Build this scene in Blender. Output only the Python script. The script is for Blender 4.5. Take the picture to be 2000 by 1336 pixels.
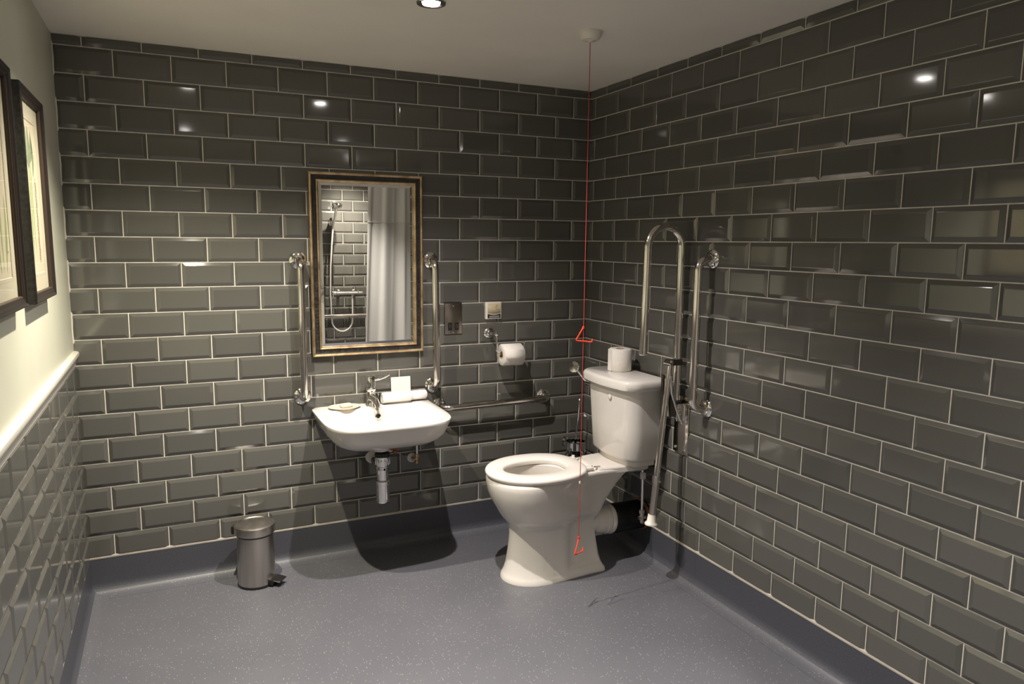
import bpy, bmesh, math, random
from math import sin, cos, pi, sqrt, radians as R
from mathutils import Vector, Matrix, Euler
random.seed(7)
S = bpy.context.scene
COL = S.collection
for o in list(bpy.data.objects): bpy.data.objects.remove(o)

# ------------------------------------------------------------------ camera, light, exposure
W = 2.3318            # room width (x), back wall at y=0, floor z=0
HC = 2.202            # ceiling height
YF = -3.75            # wall behind the camera
def make_camera():
    yaw, pit, rol = 0.4310, 0.13556, 0.0084
    fwd = Vector((sin(yaw)*cos(pit), cos(yaw)*cos(pit), -sin(pit)))
    right = Vector((cos(yaw), -sin(yaw), 0)); up = right.cross(fwd)
    r2 = cos(rol)*right + sin(rol)*up; u2 = -sin(rol)*right + cos(rol)*up
    cd = bpy.data.cameras.new('camera'); c = bpy.data.objects.new('camera', cd); COL.objects.link(c)
    m = Matrix((r2, u2, -fwd)).transposed().to_4x4(); m.translation = (0.3616, -3.2521, 1.4518)
    c.matrix_world = m
    cd.sensor_width = 36; cd.lens = 36*1413.5/2000
    cd.shift_x = 0.00777; cd.shift_y = -0.00168; cd.clip_start = 0.02
    S.camera = c
make_camera()
wd = bpy.data.worlds.new('world'); S.world = wd; wd.use_nodes = True
wd.node_tree.nodes['Background'].inputs[0].default_value = (0.02, 0.02, 0.02, 1)
S.view_settings.view_transform = 'Standard'; S.view_settings.look = 'None'
S.view_settings.gamma = 1; S.view_settings.use_curve_mapping = False
S.view_settings.exposure = 0.18
S.cycles.use_denoising = True
S.cycles.max_bounces = 10; S.cycles.glossy_bounces = 6; S.cycles.diffuse_bounces = 5
S.cycles.sample_clamp_indirect = 4.0
S.cycles.caustics_reflective = False; S.cycles.caustics_refractive = False
# recessed ceiling spots: x, y, watts, colour
LAMPS = [(1.155, -0.951, 165, (1.0, 0.92, 0.88), 122),
         (0.48, -0.80, 190, (1.0, 0.92, 0.74), 120),
         (0.50, -2.34, 165, (1.0, 0.95, 0.90), 100),
         (1.62, -2.55, 125, (1.0, 0.95, 0.90), 96),  # added spot, out of view, brightens the front of the shower curtain
         (1.88, -3.38, 170, (1.0, 0.90, 0.78), 120)]
def spot(x, y, w, col, size, blend, z):
    ld = bpy.data.lights.new('spot_beam', 'SPOT'); ld.energy = w; ld.color = col
    ld.spot_size = R(size); ld.spot_blend = blend; ld.shadow_soft_size = 0.014
    o = bpy.data.objects.new('spot_beam', ld); COL.objects.link(o); o.location = (x, y, z)
    return o
BEAMS = []
for (x, y, w, col, ang) in LAMPS:
    BEAMS.append(spot(x, y, w, col, ang, 1.0, HC-0.012))

# ------------------------------------------------------------------ materials
def mat(name, color, rough=0.5, metal=0.0, spec=0.5, coat=0.0, build=None):
    m = bpy.data.materials.new(name); m.use_nodes = True
    b = m.node_tree.nodes['Principled BSDF']
    b.inputs['Base Color'].default_value = (*color, 1); b.inputs['Roughness'].default_value = rough
    b.inputs['Metallic'].default_value = metal; b.inputs['Specular IOR Level'].default_value = spec
    b.inputs['Coat Weight'].default_value = coat; b.inputs['Coat Roughness'].default_value = 0.05
    if build: build(m.node_tree, b)
    return m
def noise_color(c1, c2, scale, detail=4, coord='Object', bump=0.0, bscale=None, bdist=0.001, rough=None, stretch=None):
    def f(nt, b):
        tc = nt.nodes.new('ShaderNodeTexCoord'); src = tc.outputs[coord]
        if stretch:
            mp = nt.nodes.new('ShaderNodeMapping'); mp.inputs['Scale'].default_value = stretch
            nt.links.new(src, mp.inputs[0]); src = mp.outputs[0]
        n = nt.nodes.new('ShaderNodeTexNoise'); n.inputs['Scale'].default_value = scale; n.inputs['Detail'].default_value = detail
        nt.links.new(src, n.inputs['Vector'])
        r = nt.nodes.new('ShaderNodeValToRGB'); r.color_ramp.elements[0].position = .35; r.color_ramp.elements[1].position = .65
        r.color_ramp.elements[0].color = (*c1, 1); r.color_ramp.elements[1].color = (*c2, 1)
        nt.links.new(n.outputs[0], r.inputs[0]); nt.links.new(r.outputs[0], b.inputs['Base Color'])
        if rough:
            mr = nt.nodes.new('ShaderNodeMapRange'); mr.inputs['To Min'].default_value = rough[0]; mr.inputs['To Max'].default_value = rough[1]
            nt.links.new(n.outputs[0], mr.inputs[0]); nt.links.new(mr.outputs[0], b.inputs['Roughness'])
        if bump:
            n2 = nt.nodes.new('ShaderNodeTexNoise'); n2.inputs['Scale'].default_value = bscale or scale; n2.inputs['Detail'].default_value = 3
            nt.links.new(src, n2.inputs['Vector'])
            bp = nt.nodes.new('ShaderNodeBump'); bp.inputs['Strength'].default_value = bump; bp.inputs['Distance'].default_value = bdist
            nt.links.new(n2.outputs[0], bp.inputs['Height']); nt.links.new(bp.outputs[0], b.inputs['Normal'])
    return f
def tile_nodes(nt, b):
    # glazed tile: tone varies a little from tile to tile, slight wave in the glaze
    oi = nt.nodes.new('ShaderNodeObjectInfo')
    r = nt.nodes.new('ShaderNodeValToRGB'); e = r.color_ramp.elements
    e[0].color = (0.094, 0.092, 0.083, 1); e[1].color = (0.116, 0.113, 0.100, 1)
    nt.links.new(oi.outputs['Random'], r.inputs[0]); nt.links.new(r.outputs[0], b.inputs['Base Color'])
    tc = nt.nodes.new('ShaderNodeTexCoord')
    n2 = nt.nodes.new('ShaderNodeTexNoise'); n2.inputs['Scale'].default_value = 14; n2.inputs['Detail'].default_value = 1
    nt.links.new(tc.outputs['Object'], n2.inputs['Vector'])
    bp = nt.nodes.new('ShaderNodeBump'); bp.inputs['Strength'].default_value = .25; bp.inputs['Distance'].default_value = .00012
    nt.links.new(n2.outputs[0], bp.inputs['Height']); nt.links.new(bp.outputs[0], b.inputs['Normal'])
M_TILE = mat('glazed_tile', (0.11, 0.105, 0.09), 0.07, spec=0.62, build=tile_nodes)
M_GROUT = mat('grout', (0.72, 0.68, 0.60), 0.85, build=noise_color((0.66, 0.62, 0.54), (0.78, 0.74, 0.66), 30))
M_BEAD = mat('bead', (0.66, 0.60, 0.50), 0.5, build=noise_color((0.50, 0.46, 0.39), (0.62, 0.57, 0.50), 12))
def vinyl_nodes(nt, b):
    tc = nt.nodes.new('ShaderNodeTexCoord')
    n = nt.nodes.new('ShaderNodeTexNoise'); n.inputs['Scale'].default_value = 260; n.inputs['Detail'].default_value = 2
    n3 = nt.nodes.new('ShaderNodeTexNoise'); n3.inputs['Scale'].default_value = 2.2; n3.inputs['Detail'].default_value = 4
    v = nt.nodes.new('ShaderNodeTexVoronoi'); v.inputs['Scale'].default_value = 130; v.inputs['Randomness'].default_value = 1
    for q in (n, n3, v): nt.links.new(tc.outputs['Object'], q.inputs['Vector'])
    r = nt.nodes.new('ShaderNodeValToRGB'); e = r.color_ramp.elements
    e[0].position = .3; e[1].position = .7
    e[0].color = (0.088, 0.090, 0.104, 1); e[1].color = (0.124, 0.124, 0.139, 1)
    mx = nt.nodes.new('ShaderNodeMath'); mx.operation = 'MULTIPLY_ADD'; mx.inputs[1].default_value = .45
    nt.links.new(n.outputs[0], mx.inputs[0]); 
    m2 = nt.nodes.new('ShaderNodeMath'); m2.operation = 'MULTIPLY'; m2.inputs[1].default_value = .55
    nt.links.new(n3.outputs[0], m2.inputs[0]); nt.links.new(m2.outputs[0], mx.inputs[2])
    nt.links.new(mx.outputs[0], r.inputs[0])
    # mineral flecks: small cells, only some of them
    lt = nt.nodes.new('ShaderNodeMath'); lt.operation = 'LESS_THAN'; lt.inputs[1].default_value = .20
    nt.links.new(v.outputs['Distance'], lt.inputs[0])
    sp = nt.nodes.new('ShaderNodeSeparateColor'); nt.links.new(v.outputs['Color'], sp.inputs[0])
    gt = nt.nodes.new('ShaderNodeMath'); gt.operation = 'GREATER_THAN'; gt.inputs[1].default_value = .74
    nt.links.new(sp.outputs[0], gt.inputs[0])
    an = nt.nodes.new('ShaderNodeMath'); an.operation = 'MULTIPLY'; nt.links.new(lt.outputs[0], an.inputs[0]); nt.links.new(gt.outputs[0], an.inputs[1])
    mc = nt.nodes.new('ShaderNodeMix'); mc.data_type = 'RGBA'
    nt.links.new(an.outputs[0], mc.inputs['Factor']); nt.links.new(r.outputs[0], mc.inputs['A']); mc.inputs['B'].default_value = (0.33, 0.325, 0.33, 1)
    nt.links.new(mc.outputs['Result'], b.inputs['Base Color'])
    bp = nt.nodes.new('ShaderNodeBump'); bp.inputs['Strength'].default_value = .35; bp.inputs['Distance'].default_value = .0006
    nt.links.new(n.outputs[0], bp.inputs['Height']); nt.links.new(bp.outputs[0], b.inputs['Normal'])
M_VINYL = mat('vinyl', (0.13, 0.13, 0.16), 0.42, spec=0.5, build=vinyl_nodes)
M_VINYL_SHADE = mat('vinyl_shaded', (0.05, 0.05, 0.065), 0.45, build=noise_color((0.055, 0.057, 0.070), (0.076, 0.078, 0.093), 220))  # floor vinyl again, darkened to paint in the shade on the upright face
M_CEIL = mat('ceiling_paint', (0.88, 0.84, 0.80), 0.9, build=noise_color((0.86, 0.81, 0.74), (0.90, 0.85, 0.78), 3, bump=.15, bscale=160))
M_PLAST = mat('wall_paint', (0.70, 0.70, 0.58), 0.45, build=noise_color((0.55, 0.55, 0.45), (0.60, 0.60, 0.50), 2.5, bump=.2, bscale=30, bdist=.002))
M_GLOSS = mat('gloss_paint', (0.68, 0.65, 0.57), 0.28)
M_CERAM = mat('white_ceramic', (0.70, 0.665, 0.62), 0.10, spec=0.5, coat=0.3)
M_SEAT = mat('white_plastic', (0.70, 0.665, 0.62), 0.22)
M_WPLAS = mat('cream_plastic', (0.80, 0.76, 0.68), 0.35)
M_CHROME = mat('chrome', (0.80, 0.79, 0.77), 0.07, metal=1)
M_STEEL = mat('polished_steel', (0.72, 0.68, 0.63), 0.13, metal=1)
M_BRUSH = mat('brushed_steel', (0.56, 0.52, 0.48), 0.33, metal=1, build=noise_color((0.50, 0.46, 0.42), (0.60, 0.56, 0.52), 40, rough=(.26, .38), stretch=(1, 1, .05)))
M_PLATE = mat('satin_plate', (0.36, 0.32, 0.28), 0.24, metal=1)
M_DARKM = mat('dark_metal', (0.10, 0.09, 0.08), 0.35, metal=.8)
M_BLACK = mat('black_plastic', (0.012, 0.012, 0.013), 0.35)
M_RUBBER = mat('black_rubber', (0.005, 0.005, 0.005), 0.5, spec=.3)
M_RUST = mat('rusty_copper', (0.35, 0.12, 0.06), 0.5, metal=.4, build=noise_color((0.30, 0.09, 0.04), (0.45, 0.25, 0.15), 60))
M_MIRROR = mat('mirror_glass', (0.93, 0.94, 0.92), 0.008, metal=1)
M_GOLD = mat('antique_gold', (0.50, 0.36, 0.19), 0.38, metal=.85, build=noise_color((0.40, 0.28, 0.15), (0.66, 0.50, 0.30), 25, rough=(.3, .5), stretch=(1, 1, 1)))
M_FBLACK = mat('frame_black', (0.012, 0.011, 0.011), 0.38, build=noise_color((0.008, 0.008, 0.009), (0.035, 0.030, 0.028), 90))
M_FBROWN = mat('frame_brown', (0.020, 0.014, 0.013), 0.30)
M_FGOLD = mat('frame_slip', (0.08, 0.06, 0.045), 0.4, metal=.6)
M_MAT = mat('mount_board', (0.50, 0.46, 0.35), 0.9)
M_PAPER = mat('print_paper', (0.78, 0.70, 0.56), 0.9, build=noise_color((0.52, 0.46, 0.34), (0.57, 0.51, 0.39), 8))
M_INK_G = mat('ink_green', (0.26, 0.33, 0.10), 0.9)
M_INK_D = mat('ink_dark_green', (0.19, 0.23, 0.14), 0.9)
M_INK_P = mat('ink_mauve', (0.36, 0.24, 0.28), 0.9)
M_INK_R = mat('ink_rust', (0.40, 0.25, 0.17), 0.9)
M_INK_L = mat('ink_line', (0.40, 0.36, 0.28), 0.9)
M_RED = mat('red_plastic', (0.85, 0.06, 0.02), 0.35)
M_CORD = mat('red_cord', (0.42, 0.035, 0.03), 0.6)
M_TISSUE = mat('tissue_paper', (0.88, 0.84, 0.78), 0.95, build=noise_color((0.74, 0.70, 0.65), (0.79, 0.75, 0.70), 120, bump=.3, bscale=300))
M_CARD = mat('cardboard', (0.42, 0.30, 0.18), 0.9)
M_TOWEL = mat('towel_cotton', (0.92, 0.89, 0.85), 0.95, build=noise_color((0.76, 0.74, 0.71), (0.84, 0.82, 0.79), 200, bump=.6, bscale=500, bdist=.0015))
M_CARDP = mat('white_card', (0.74, 0.71, 0.69), 0.7)
M_CARDI = mat('card_ink', (0.22, 0.18, 0.24), 0.8)
M_SOAP = mat('soap', (0.72, 0.66, 0.52), 0.45)
M_DISH = mat('soap_dish_clay', (0.58, 0.53, 0.43), 0.5)
M_STAT = mat('thermostat_cream', (0.60, 0.52, 0.34), 0.45)
M_STATI = mat('thermostat_ink', (0.26, 0.18, 0.05), 0.6)
M_STATD = mat('dark_window', (0.02, 0.018, 0.015), 0.15)
M_STATG = mat('grey_label', (0.22, 0.21, 0.21), 0.5)
def cloth_nodes(nt, b):
    n = nt.nodes.new('ShaderNodeTexNoise'); n.inputs['Scale'].default_value = 350
    tc = nt.nodes.new('ShaderNodeTexCoord'); nt.links.new(tc.outputs['Object'], n.inputs['Vector'])
    bp = nt.nodes.new('ShaderNodeBump'); bp.inputs['Strength'].default_value = .2; bp.inputs['Distance'].default_value = .001
    nt.links.new(n.outputs[0], bp.inputs['Height']); nt.links.new(bp.outputs[0], b.inputs['Normal'])
M_CURT = mat('curtain_cloth', (0.84, 0.80, 0.74), 0.8, build=cloth_nodes)
M_VOILE = mat('curtain_voile', (0.90, 0.86, 0.80), 0.85, build=cloth_nodes)
def glassmat(name, tint, rough=0.0, ior=1.45):
    m = mat(name, tint, rough); b = m.node_tree.nodes['Principled BSDF']
    b.inputs['Transmission Weight'].default_value = 1; b.inputs['IOR'].default_value = ior
    return m
M_GLASS = glassmat('tumbler_glass', (0.95, 0.97, 0.95), 0.02)
def thin_glass():
    m = bpy.data.materials.new('picture_glass'); m.use_nodes = True; nt = m.node_tree
    nt.nodes.clear(); out = nt.nodes.new('ShaderNodeOutputMaterial')
    t = nt.nodes.new('ShaderNodeBsdfTransparent'); g = nt.nodes.new('ShaderNodeBsdfGlossy'); g.inputs['Roughness'].default_value = .01
    lw = nt.nodes.new('ShaderNodeLayerWeight'); lw.inputs['Blend'].default_value = .5
    pw = nt.nodes.new('ShaderNodeMath'); pw.operation = 'POWER'; pw.inputs[1].default_value = 7; nt.links.new(lw.outputs['Facing'], pw.inputs[0])
    f = nt.nodes.new('ShaderNodeMath'); f.operation = 'MULTIPLY_ADD'; f.inputs[1].default_value = .6; f.inputs[2].default_value = .03; nt.links.new(pw.outputs[0], f.inputs[0])
    mx = nt.nodes.new('ShaderNodeMixShader'); nt.links.new(f.outputs[0], mx.inputs[0]); nt.links.new(t.outputs[0], mx.inputs[1]); nt.links.new(g.outputs[0], mx.inputs[2])
    nt.links.new(mx.outputs[0], out.inputs[0]); return m
M_PGLASS = thin_glass()
def emit(name, col, s):
    m = mat(name, col, .4); b = m.node_tree.nodes['Principled BSDF']
    b.inputs['Emission Color'].default_value = (*col, 1); b.inputs['Emission Strength'].default_value = s; return m
M_LENS = emit('lamp_lens', (1.0, 0.95, 0.88), 70)

# ------------------------------------------------------------------ mesh helpers
class G:
    def __init__(s): s.v = []; s.f = []; s.m = []; s.cur = 0
    def slot(s, i): s.cur = i; return s
    def add(s, vs, fs):
        n = len(s.v); s.v += [tuple(v) for v in vs]; s.f += [tuple(i+n for i in f) for f in fs]; s.m += [s.cur]*len(fs); return s
    def box(s, c, d, rot=None, bev=0):
        hx, hy, hz = d[0]/2, d[1]/2, d[2]/2
        if bev:
            b = min(bev, .49*min(d)); vs = []; 
            bm = bmesh.new(); bmesh.ops.create_cube(bm, size=1)
            for v in bm.verts: v.co = Vector((v.co.x*d[0], v.co.y*d[1], v.co.z*d[2]))
            bmesh.ops.bevel(bm, geom=list(bm.edges), offset=b, segments=2, profile=.5, affect='EDGES')
            bm.verts.ensure_lookup_table(); bm.verts.index_update()
            vs = [v.co.copy() for v in bm.verts]; fs = [[v.index for v in f.verts] for f in bm.faces]; bm.free()
        else:
            vs = [Vector((x*hx, y*hy, z*hz)) for x in (-1, 1) for y in (-1, 1) for z in (-1, 1)]
            fs = [(0, 1, 3, 2), (4, 6, 7, 5), (0, 4, 5, 1), (2, 3, 7, 6), (0, 2, 6, 4), (1, 5, 7, 3)]
        if rot is not None: vs = [rot @ v for v in vs]
        return s.add([v+Vector(c) for v in vs], fs)
    def bb(s, a, b, bev=0):
        return s.box([(a[i]+b[i])/2 for i in range(3)], [abs(b[i]-a[i]) for i in range(3)], None, bev)
    def rings(s, rs, closed=True, cap0=True, cap1=True):
        n = len(rs[0]); vs = [p for r in rs for p in r]; fs = []
        for i in range(len(rs)-1):
            for j in range(n if closed else n-1):
                k = (j+1) % n; fs.append((i*n+j, i*n+k, (i+1)*n+k, (i+1)*n+j))
        if cap0: fs.append(tuple(reversed(range(n))))
        if cap1: fs.append(tuple((len(rs)-1)*n+j for j in range(n)))
        return s.add(vs, fs)
    def lathe(s, prof, c=(0, 0, 0), n=32, axis=(0, 0, 1), cap0=True, cap1=True):
        q = Vector((0, 0, 1)).rotation_difference(Vector(axis).normalized()); c = Vector(c)
        rs = [[c + q @ Vector((r*cos(2*pi*j/n), r*sin(2*pi*j/n), z)) for j in range(n)] for r, z in prof]
        return s.rings(rs, True, cap0, cap1)
    def cyl(s, a, b, r, n=20, r2=None):
        a = Vector(a); b = Vector(b); L = (b-a).length
        return s.lathe([(r, 0), (r if r2 is None else r2, L)], a, n, b-a)
    def tube(s, pts, r, n=14, closed=False):
        pts = [Vector(p) for p in pts]; rs = []; m = len(pts); up = None
        for i, p in enumerate(pts):
            if closed: t = (pts[(i+1) % m]-pts[i-1]).normalized()
            else: t = (pts[min(i+1, m-1)]-pts[max(i-1, 0)]).normalized()
            if up is None:
                up = t.cross(Vector((0, 0, 1)));
                if up.length < .1: up = t.cross(Vector((1, 0, 0)))
                up.normalize()
            up = (up - t*up.dot(t)).normalized(); w = t.cross(up)
            rr = r[i] if isinstance(r, (list, tuple)) else r
            rs.append([p + rr*(cos(2*pi*j/n)*up + sin(2*pi*j/n)*w) for j in range(n)])
        if closed: rs.append(rs[0]); return s.rings(rs, True, False, False)
        return s.rings(rs)
    def build(s, name, m, parent=None, loc=None, angle=35, rot=None):
        me = bpy.data.meshes.new(name); me.from_pydata(s.v, [], s.f); me.validate()
        ms = m if isinstance(m, (list, tuple)) else [m]
        for x in ms: me.materials.append(x)
        if len(ms) > 1 and len(me.polygons) == len(s.m): me.polygons.foreach_set('material_index', s.m)
        bm = bmesh.new(); bm.from_mesh(me); bmesh.ops.recalc_face_normals(bm, faces=bm.faces); bm.to_mesh(me); bm.free()
        me.polygons.foreach_set('use_smooth', [True]*len(me.polygons)); me.set_sharp_from_angle(angle=R(angle))
        o = bpy.data.objects.new(name, me); COL.objects.link(o)
        if parent is not None: o.parent = parent
        if loc is not None: o.location = loc
        if rot is not None: o.rotation_euler = rot
        return o
def arc_path(pts, rad, seg=7):
    """round the corners of a polyline"""
    pts = [Vector(p) for p in pts]; out = [pts[0]]
    for i in range(1, len(pts)-1):
        a, b, c = pts[i-1], pts[i], pts[i+1]
        u = (a-b).normalized(); v = (c-b).normalized(); ang = u.angle(v)
        r = rad[i-1] if isinstance(rad, (list, tuple)) else rad
        d = min(r/math.tan(ang/2), .49*(a-b).length if i > 1 else .95*(a-b).length, .49*(c-b).length if i < len(pts)-2 else .95*(c-b).length)
        r = d*math.tan(ang/2); ctr = b + (u+v).normalized()*(r/sin(ang/2))
        p0 = b+u*d; p1 = b+v*d; e0 = p0-ctr; e1 = p1-ctr; tot = e0.angle(e1); ax = e0.cross(e1).normalized()
        for k in range(seg+1): out.append(ctr + Matrix.Rotation(tot*k/seg, 3, ax) @ e0)
    out.append(pts[-1]); return out
def thing(name, label, cat, loc=(0, 0, 0), group=None):
    o = bpy.data.objects.new(name, None); COL.objects.link(o); o.location = loc; o.empty_display_size = .05
    o['label'] = label; o['category'] = cat
    if group: o['group'] = group
    return o
def tag(o, label, cat, group=None):
    o['label'] = label; o['category'] = cat
    if group: o['group'] = group
    return o
def struct(o): o['kind'] = 'structure'; return o
def sup(n, a, b, p, q=None):
    """superellipse outline, exponent p for y<0 side and q for y>0 side"""
    out = []
    for j in range(n):
        t = 2*pi*j/n; c, s = cos(t), sin(t); e = p if s < 0 else (q or p)
        r = (abs(c)**e + abs(s)**e)**(-1/e); out.append((a*r*c, b*r*s))
    return out
def at(o, x, y, z):   # keeps a part where its world coordinates are, under a thing placed at its base
    return o

# ------------------------------------------------------------------ room shell
def slab(name, a, b, m): return struct(G().bb(a, b).build(name, m))
T = .12; OFF = .0004
slab('floor', (-T, YF-T, -T), (W+T, T, 0), M_VINYL)
slab('ceiling', (-T, YF-T, HC), (W+T, T, HC+T), M_CEIL)
wall_back = slab('wall_back', (0, OFF, 0), (W+T, T, HC), M_GROUT)
wall_right = slab('wall_right', (W+OFF, YF-T, 0), (W+T, OFF, HC), M_GROUT)
wall_front = slab('wall_front', (-T, YF-T, 0), (W+OFF, YF-OFF, HC), M_GROUT)
slab('wall_front', (0, YF-OFF, .0), (1.48, YF+.006, HC), M_PLAST)
DADO = .953
g = G(); g.slot(0).bb((-T, YF-OFF, 0), (-OFF, T, DADO+.02)); g.slot(1).bb((-T, YF-OFF, DADO+.02), (0, T, HC))
wall_left = struct(g.build('wall_left', [M_GROUT, M_PLAST]))
# ---- tiles: one shared mesh per size / cut
_tm = {}
def tile_mesh(w, h, fl):
    key = (round(w, 4), round(h, 4), fl)
    if key in _tm: return _tm[key]
    L_, R_, B_, T_ = fl
    bw = .0125; g = G(); rs = []
    for ins, out in ((0, 0), (0, .0008), (.0007, .0016), (bw, .0067), (bw+.0020, .0072)):
        def f(flag): return ins if flag else min(ins, .0007)
        x0 = -w/2 + f(L_); x1 = w/2 - f(R_); z0 = -h/2 + f(B_); z1 = h/2 - f(T_)
        if x1 < x0: x0 = x1 = (x0+x1)/2
        rs.append([(x0, -out, z0), (x1, -out, z0), (x1, -out, z1), (x0, -out, z1)])
    g.rings(rs, True, False, True)
    me = bpy.data.meshes.new('tile'); me.from_pydata(g.v, [], g.f); me.materials.append(M_TILE)
    _tm[key] = me; return me
def tiles(wall, rows, jo, je, length, frame, far, seed, z0line=2.165, near=0.0):
    """rows: list of (k, z_low, z_high, cut_bottom, cut_top); jo / je: first joint for odd / even rows.
    frame(s, z) -> (location, z rotation). Tiles past `far` (out of the photograph) go into one joined part."""
    rnd = random.Random(seed); P = .203; rest = G()
    for (k, zl, zh, cb, ct) in rows:
        j = jo if k % 2 else je; edges = [0.0] + [j+n*P for n in range(60) if j+n*P < length] + [length]
        for i in range(len(edges)-1):
            a, b = edges[i], edges[i+1]
            fa = i > 0; fb = i < len(edges)-2
            a2 = a + (.0019 if fa else .001); b2 = b - (.0019 if fb else .001)
            if b2-a2 < .006: continue
            w = b2-a2; h = zh-zl
            fl0 = (w > .15 or fa, w > .15 or fb)
            fl0 = (fa or w > .195, fb or w > .195)
            s = (a2+b2)/2; z = (zl+zh)/2; loc, rz, flip = frame(s, z)
            fl = (fl0[1], fl0[0]) if flip else fl0
            me = tile_mesh(w, h, (*fl, not cb, not ct))
            tx, tz = rnd.gauss(0, .0016), rnd.gauss(0, .0016)
            if near <= s <= far:
                o = bpy.data.objects.new('tile', me); COL.objects.link(o); o.parent = wall
                o.location = loc; o.rotation_euler = (tx, 0, rz+tz)
            else:
                m = Matrix.Translation(loc) @ Euler((tx, 0, rz+tz)).to_matrix().to_4x4()
                rest.add([m @ v.co for v in me.vertices], [tuple(p.vertices) for p in me.polygons])
    if rest.v:
        o = rest.build('tile', M_TILE, wall, angle=1); o['kind'] = 'stuff'
Q = .101; gp = .0019
def zrow(k): return (2.165-k*Q+gp, 2.165-(k-1)*Q-gp)
full = [(0, 2.165+gp, HC-.002, False, True)] + [(k, *zrow(k), False, False) for k in range(1, 20)] + [(20, .1605, 2.165-19*Q-gp, True, False)]
tiles(wall_back, full, .1987, .0972, W, lambda s, z: (Vector((s, OFF, z)), 0, False), 99, 1)
tiles(wall_right, full, .0404, .1419, -YF, lambda s, z: (Vector((W+OFF, -s, z)), -pi/2, False), 2.36, 2)
low = [(13, 2.165-13*Q+gp, DADO-.001, False, True)] + [(k, *zrow(k), False, False) for k in range(14, 20)] + [(20, .1605, 2.165-19*Q-gp, True, False)]
tiles(wall_left, low, .1165, .2180, -YF, lambda s, z: (Vector((-OFF, -s, z)), pi/2, True), 2.3, 3)
front = [(0, 2.126+gp, HC-.002, False, True)] + [(k, 2.126-k*Q+gp, 2.126-(k-1)*Q-gp, False, False) for k in range(1, 20)]
tiles(wall_front, front, (W-1.87) % .203, (W-1.969) % .203, W-1.485, lambda s, z: (Vector((W-s, YF-OFF, z)), pi, False), .85, 4)

# ---- coved vinyl skirting
def cove(name, p0, p1, out, dz=0):
    """coved skirting between p0 and p1 on the floor line, `out` = unit vector into the room"""
    rad = .045; e = .0036
    up = [(.0005, .148), (e, .148), (e, .1)] + [(e+rad-rad*cos(a), rad-rad*sin(a)+.0006+dz) for a in [pi/2*i/8 for i in range(5)]]
    lo = [(e+rad-rad*cos(a), rad-rad*sin(a)+.0006+dz) for a in [pi/2*i/8 for i in range(4, 9)]] + [(e+rad+.02, .0006+dz), (e+rad+.02, -.004)]
    g = G(); p0 = Vector(p0); p1 = Vector(p1); out = Vector(out)
    for k, prof in enumerate((up, lo)):
        g.slot(k); g.rings([[p + out*a + Vector((0, 0, b)) for a, b in prof] for p in (p0, p1)], False, False, False)
    return struct(g.build(name, [M_VINYL_SHADE, M_VINYL], angle=40))
cove('baseboard_back', (0, OFF-.001, 0), (W+OFF, OFF-.001, 0), (0, -1, 0))
cove('baseboard_right', (W+OFF-.001, OFF, 0), (W+OFF-.001, YF, 0), (-1, 0, 0), .0009)
cove('baseboard_left', (-OFF+.001, OFF, 0), (-OFF+.001, YF, 0), (1, 0, 0), .0006)
cove('baseboard_front', (1.12, YF-OFF+.001, 0), (W, YF-OFF+.001, 0), (0, 1, 0), .0003)
# ---- pale bead over the skirting
def bead(name, a, b): return struct(G().bb(a, b, .002).build(name, M_BEAD))
bead('trim_1', (0, -.0055, .1475), (W, .003, .1595))
bead('trim_2', (W-.0055, YF, .1475), (W+.003, .003, .1595))
g = G(); g.bb((-.003, YF, .1475), (.0035, .003, .1535), .001); struct(g.build('trim_3', M_BEAD))
bead('trim_4', (1.48, YF-.003, .1475), (W, YF+.0055, .1595))
# ---- dado rail on the left wall
prof = [(-.002, DADO), (.004, DADO), (.005, DADO+.005), (.005, DADO+.012), (.008, DADO+.016), (.009, DADO+.022), (.012, DADO+.029), (.016, DADO+.035),
        (.0185, DADO+.040), (.0195, DADO+.049), (.0185, DADO+.055), (.015, DADO+.058), (.007, DADO+.060), (-.002, DADO+.061)]
g = G(); g.rings([[(x, y, z) for x, z in prof] for y in (.002, YF)]); struct(g.build('trim_5', M_GLOSS, angle=30))

# ---- white panelled door behind the camera
dr = struct(G().bb((.20, YF-.01, .006), (1.02, YF+.030, 2.0), .002).build('door_1', M_GLOSS))
for zz0, zz1 in ((.20, .86), (1.02, 1.86)):
    for xx in (.30, .64): G().bb((xx, YF+.026, zz0), (xx+.28, YF+.036, zz1), .006).build('panel', M_GLOSS, dr)
g = G(); g.cyl((.95, YF+.03, 1.0), (.95, YF+.075, 1.0), .011); g.cyl((.955, YF+.075, 1.0), (.85, YF+.075, 1.0), .009); g.build('door_handle', M_CHROME, dr)
g = G(); g.bb((.13, YF-.01, 0), (.195, YF+.020, 2.065), .003); g.bb((1.025, YF-.01, 0), (1.09, YF+.020, 2.065), .003); g.bb((.13, YF-.01, 2.005), (1.09, YF+.022, 2.070), .003); struct(g.build('trim_6', M_GLOSS))

# ---- caulk in the corner above the dado
g = G(); g.tube([(.001+.0012*sin(i*1.9), -.0010, 1.016+i*(HC-1.016)/40) for i in range(41)], .0042, 8); struct(g.build('trim_7', M_GLOSS))

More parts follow.
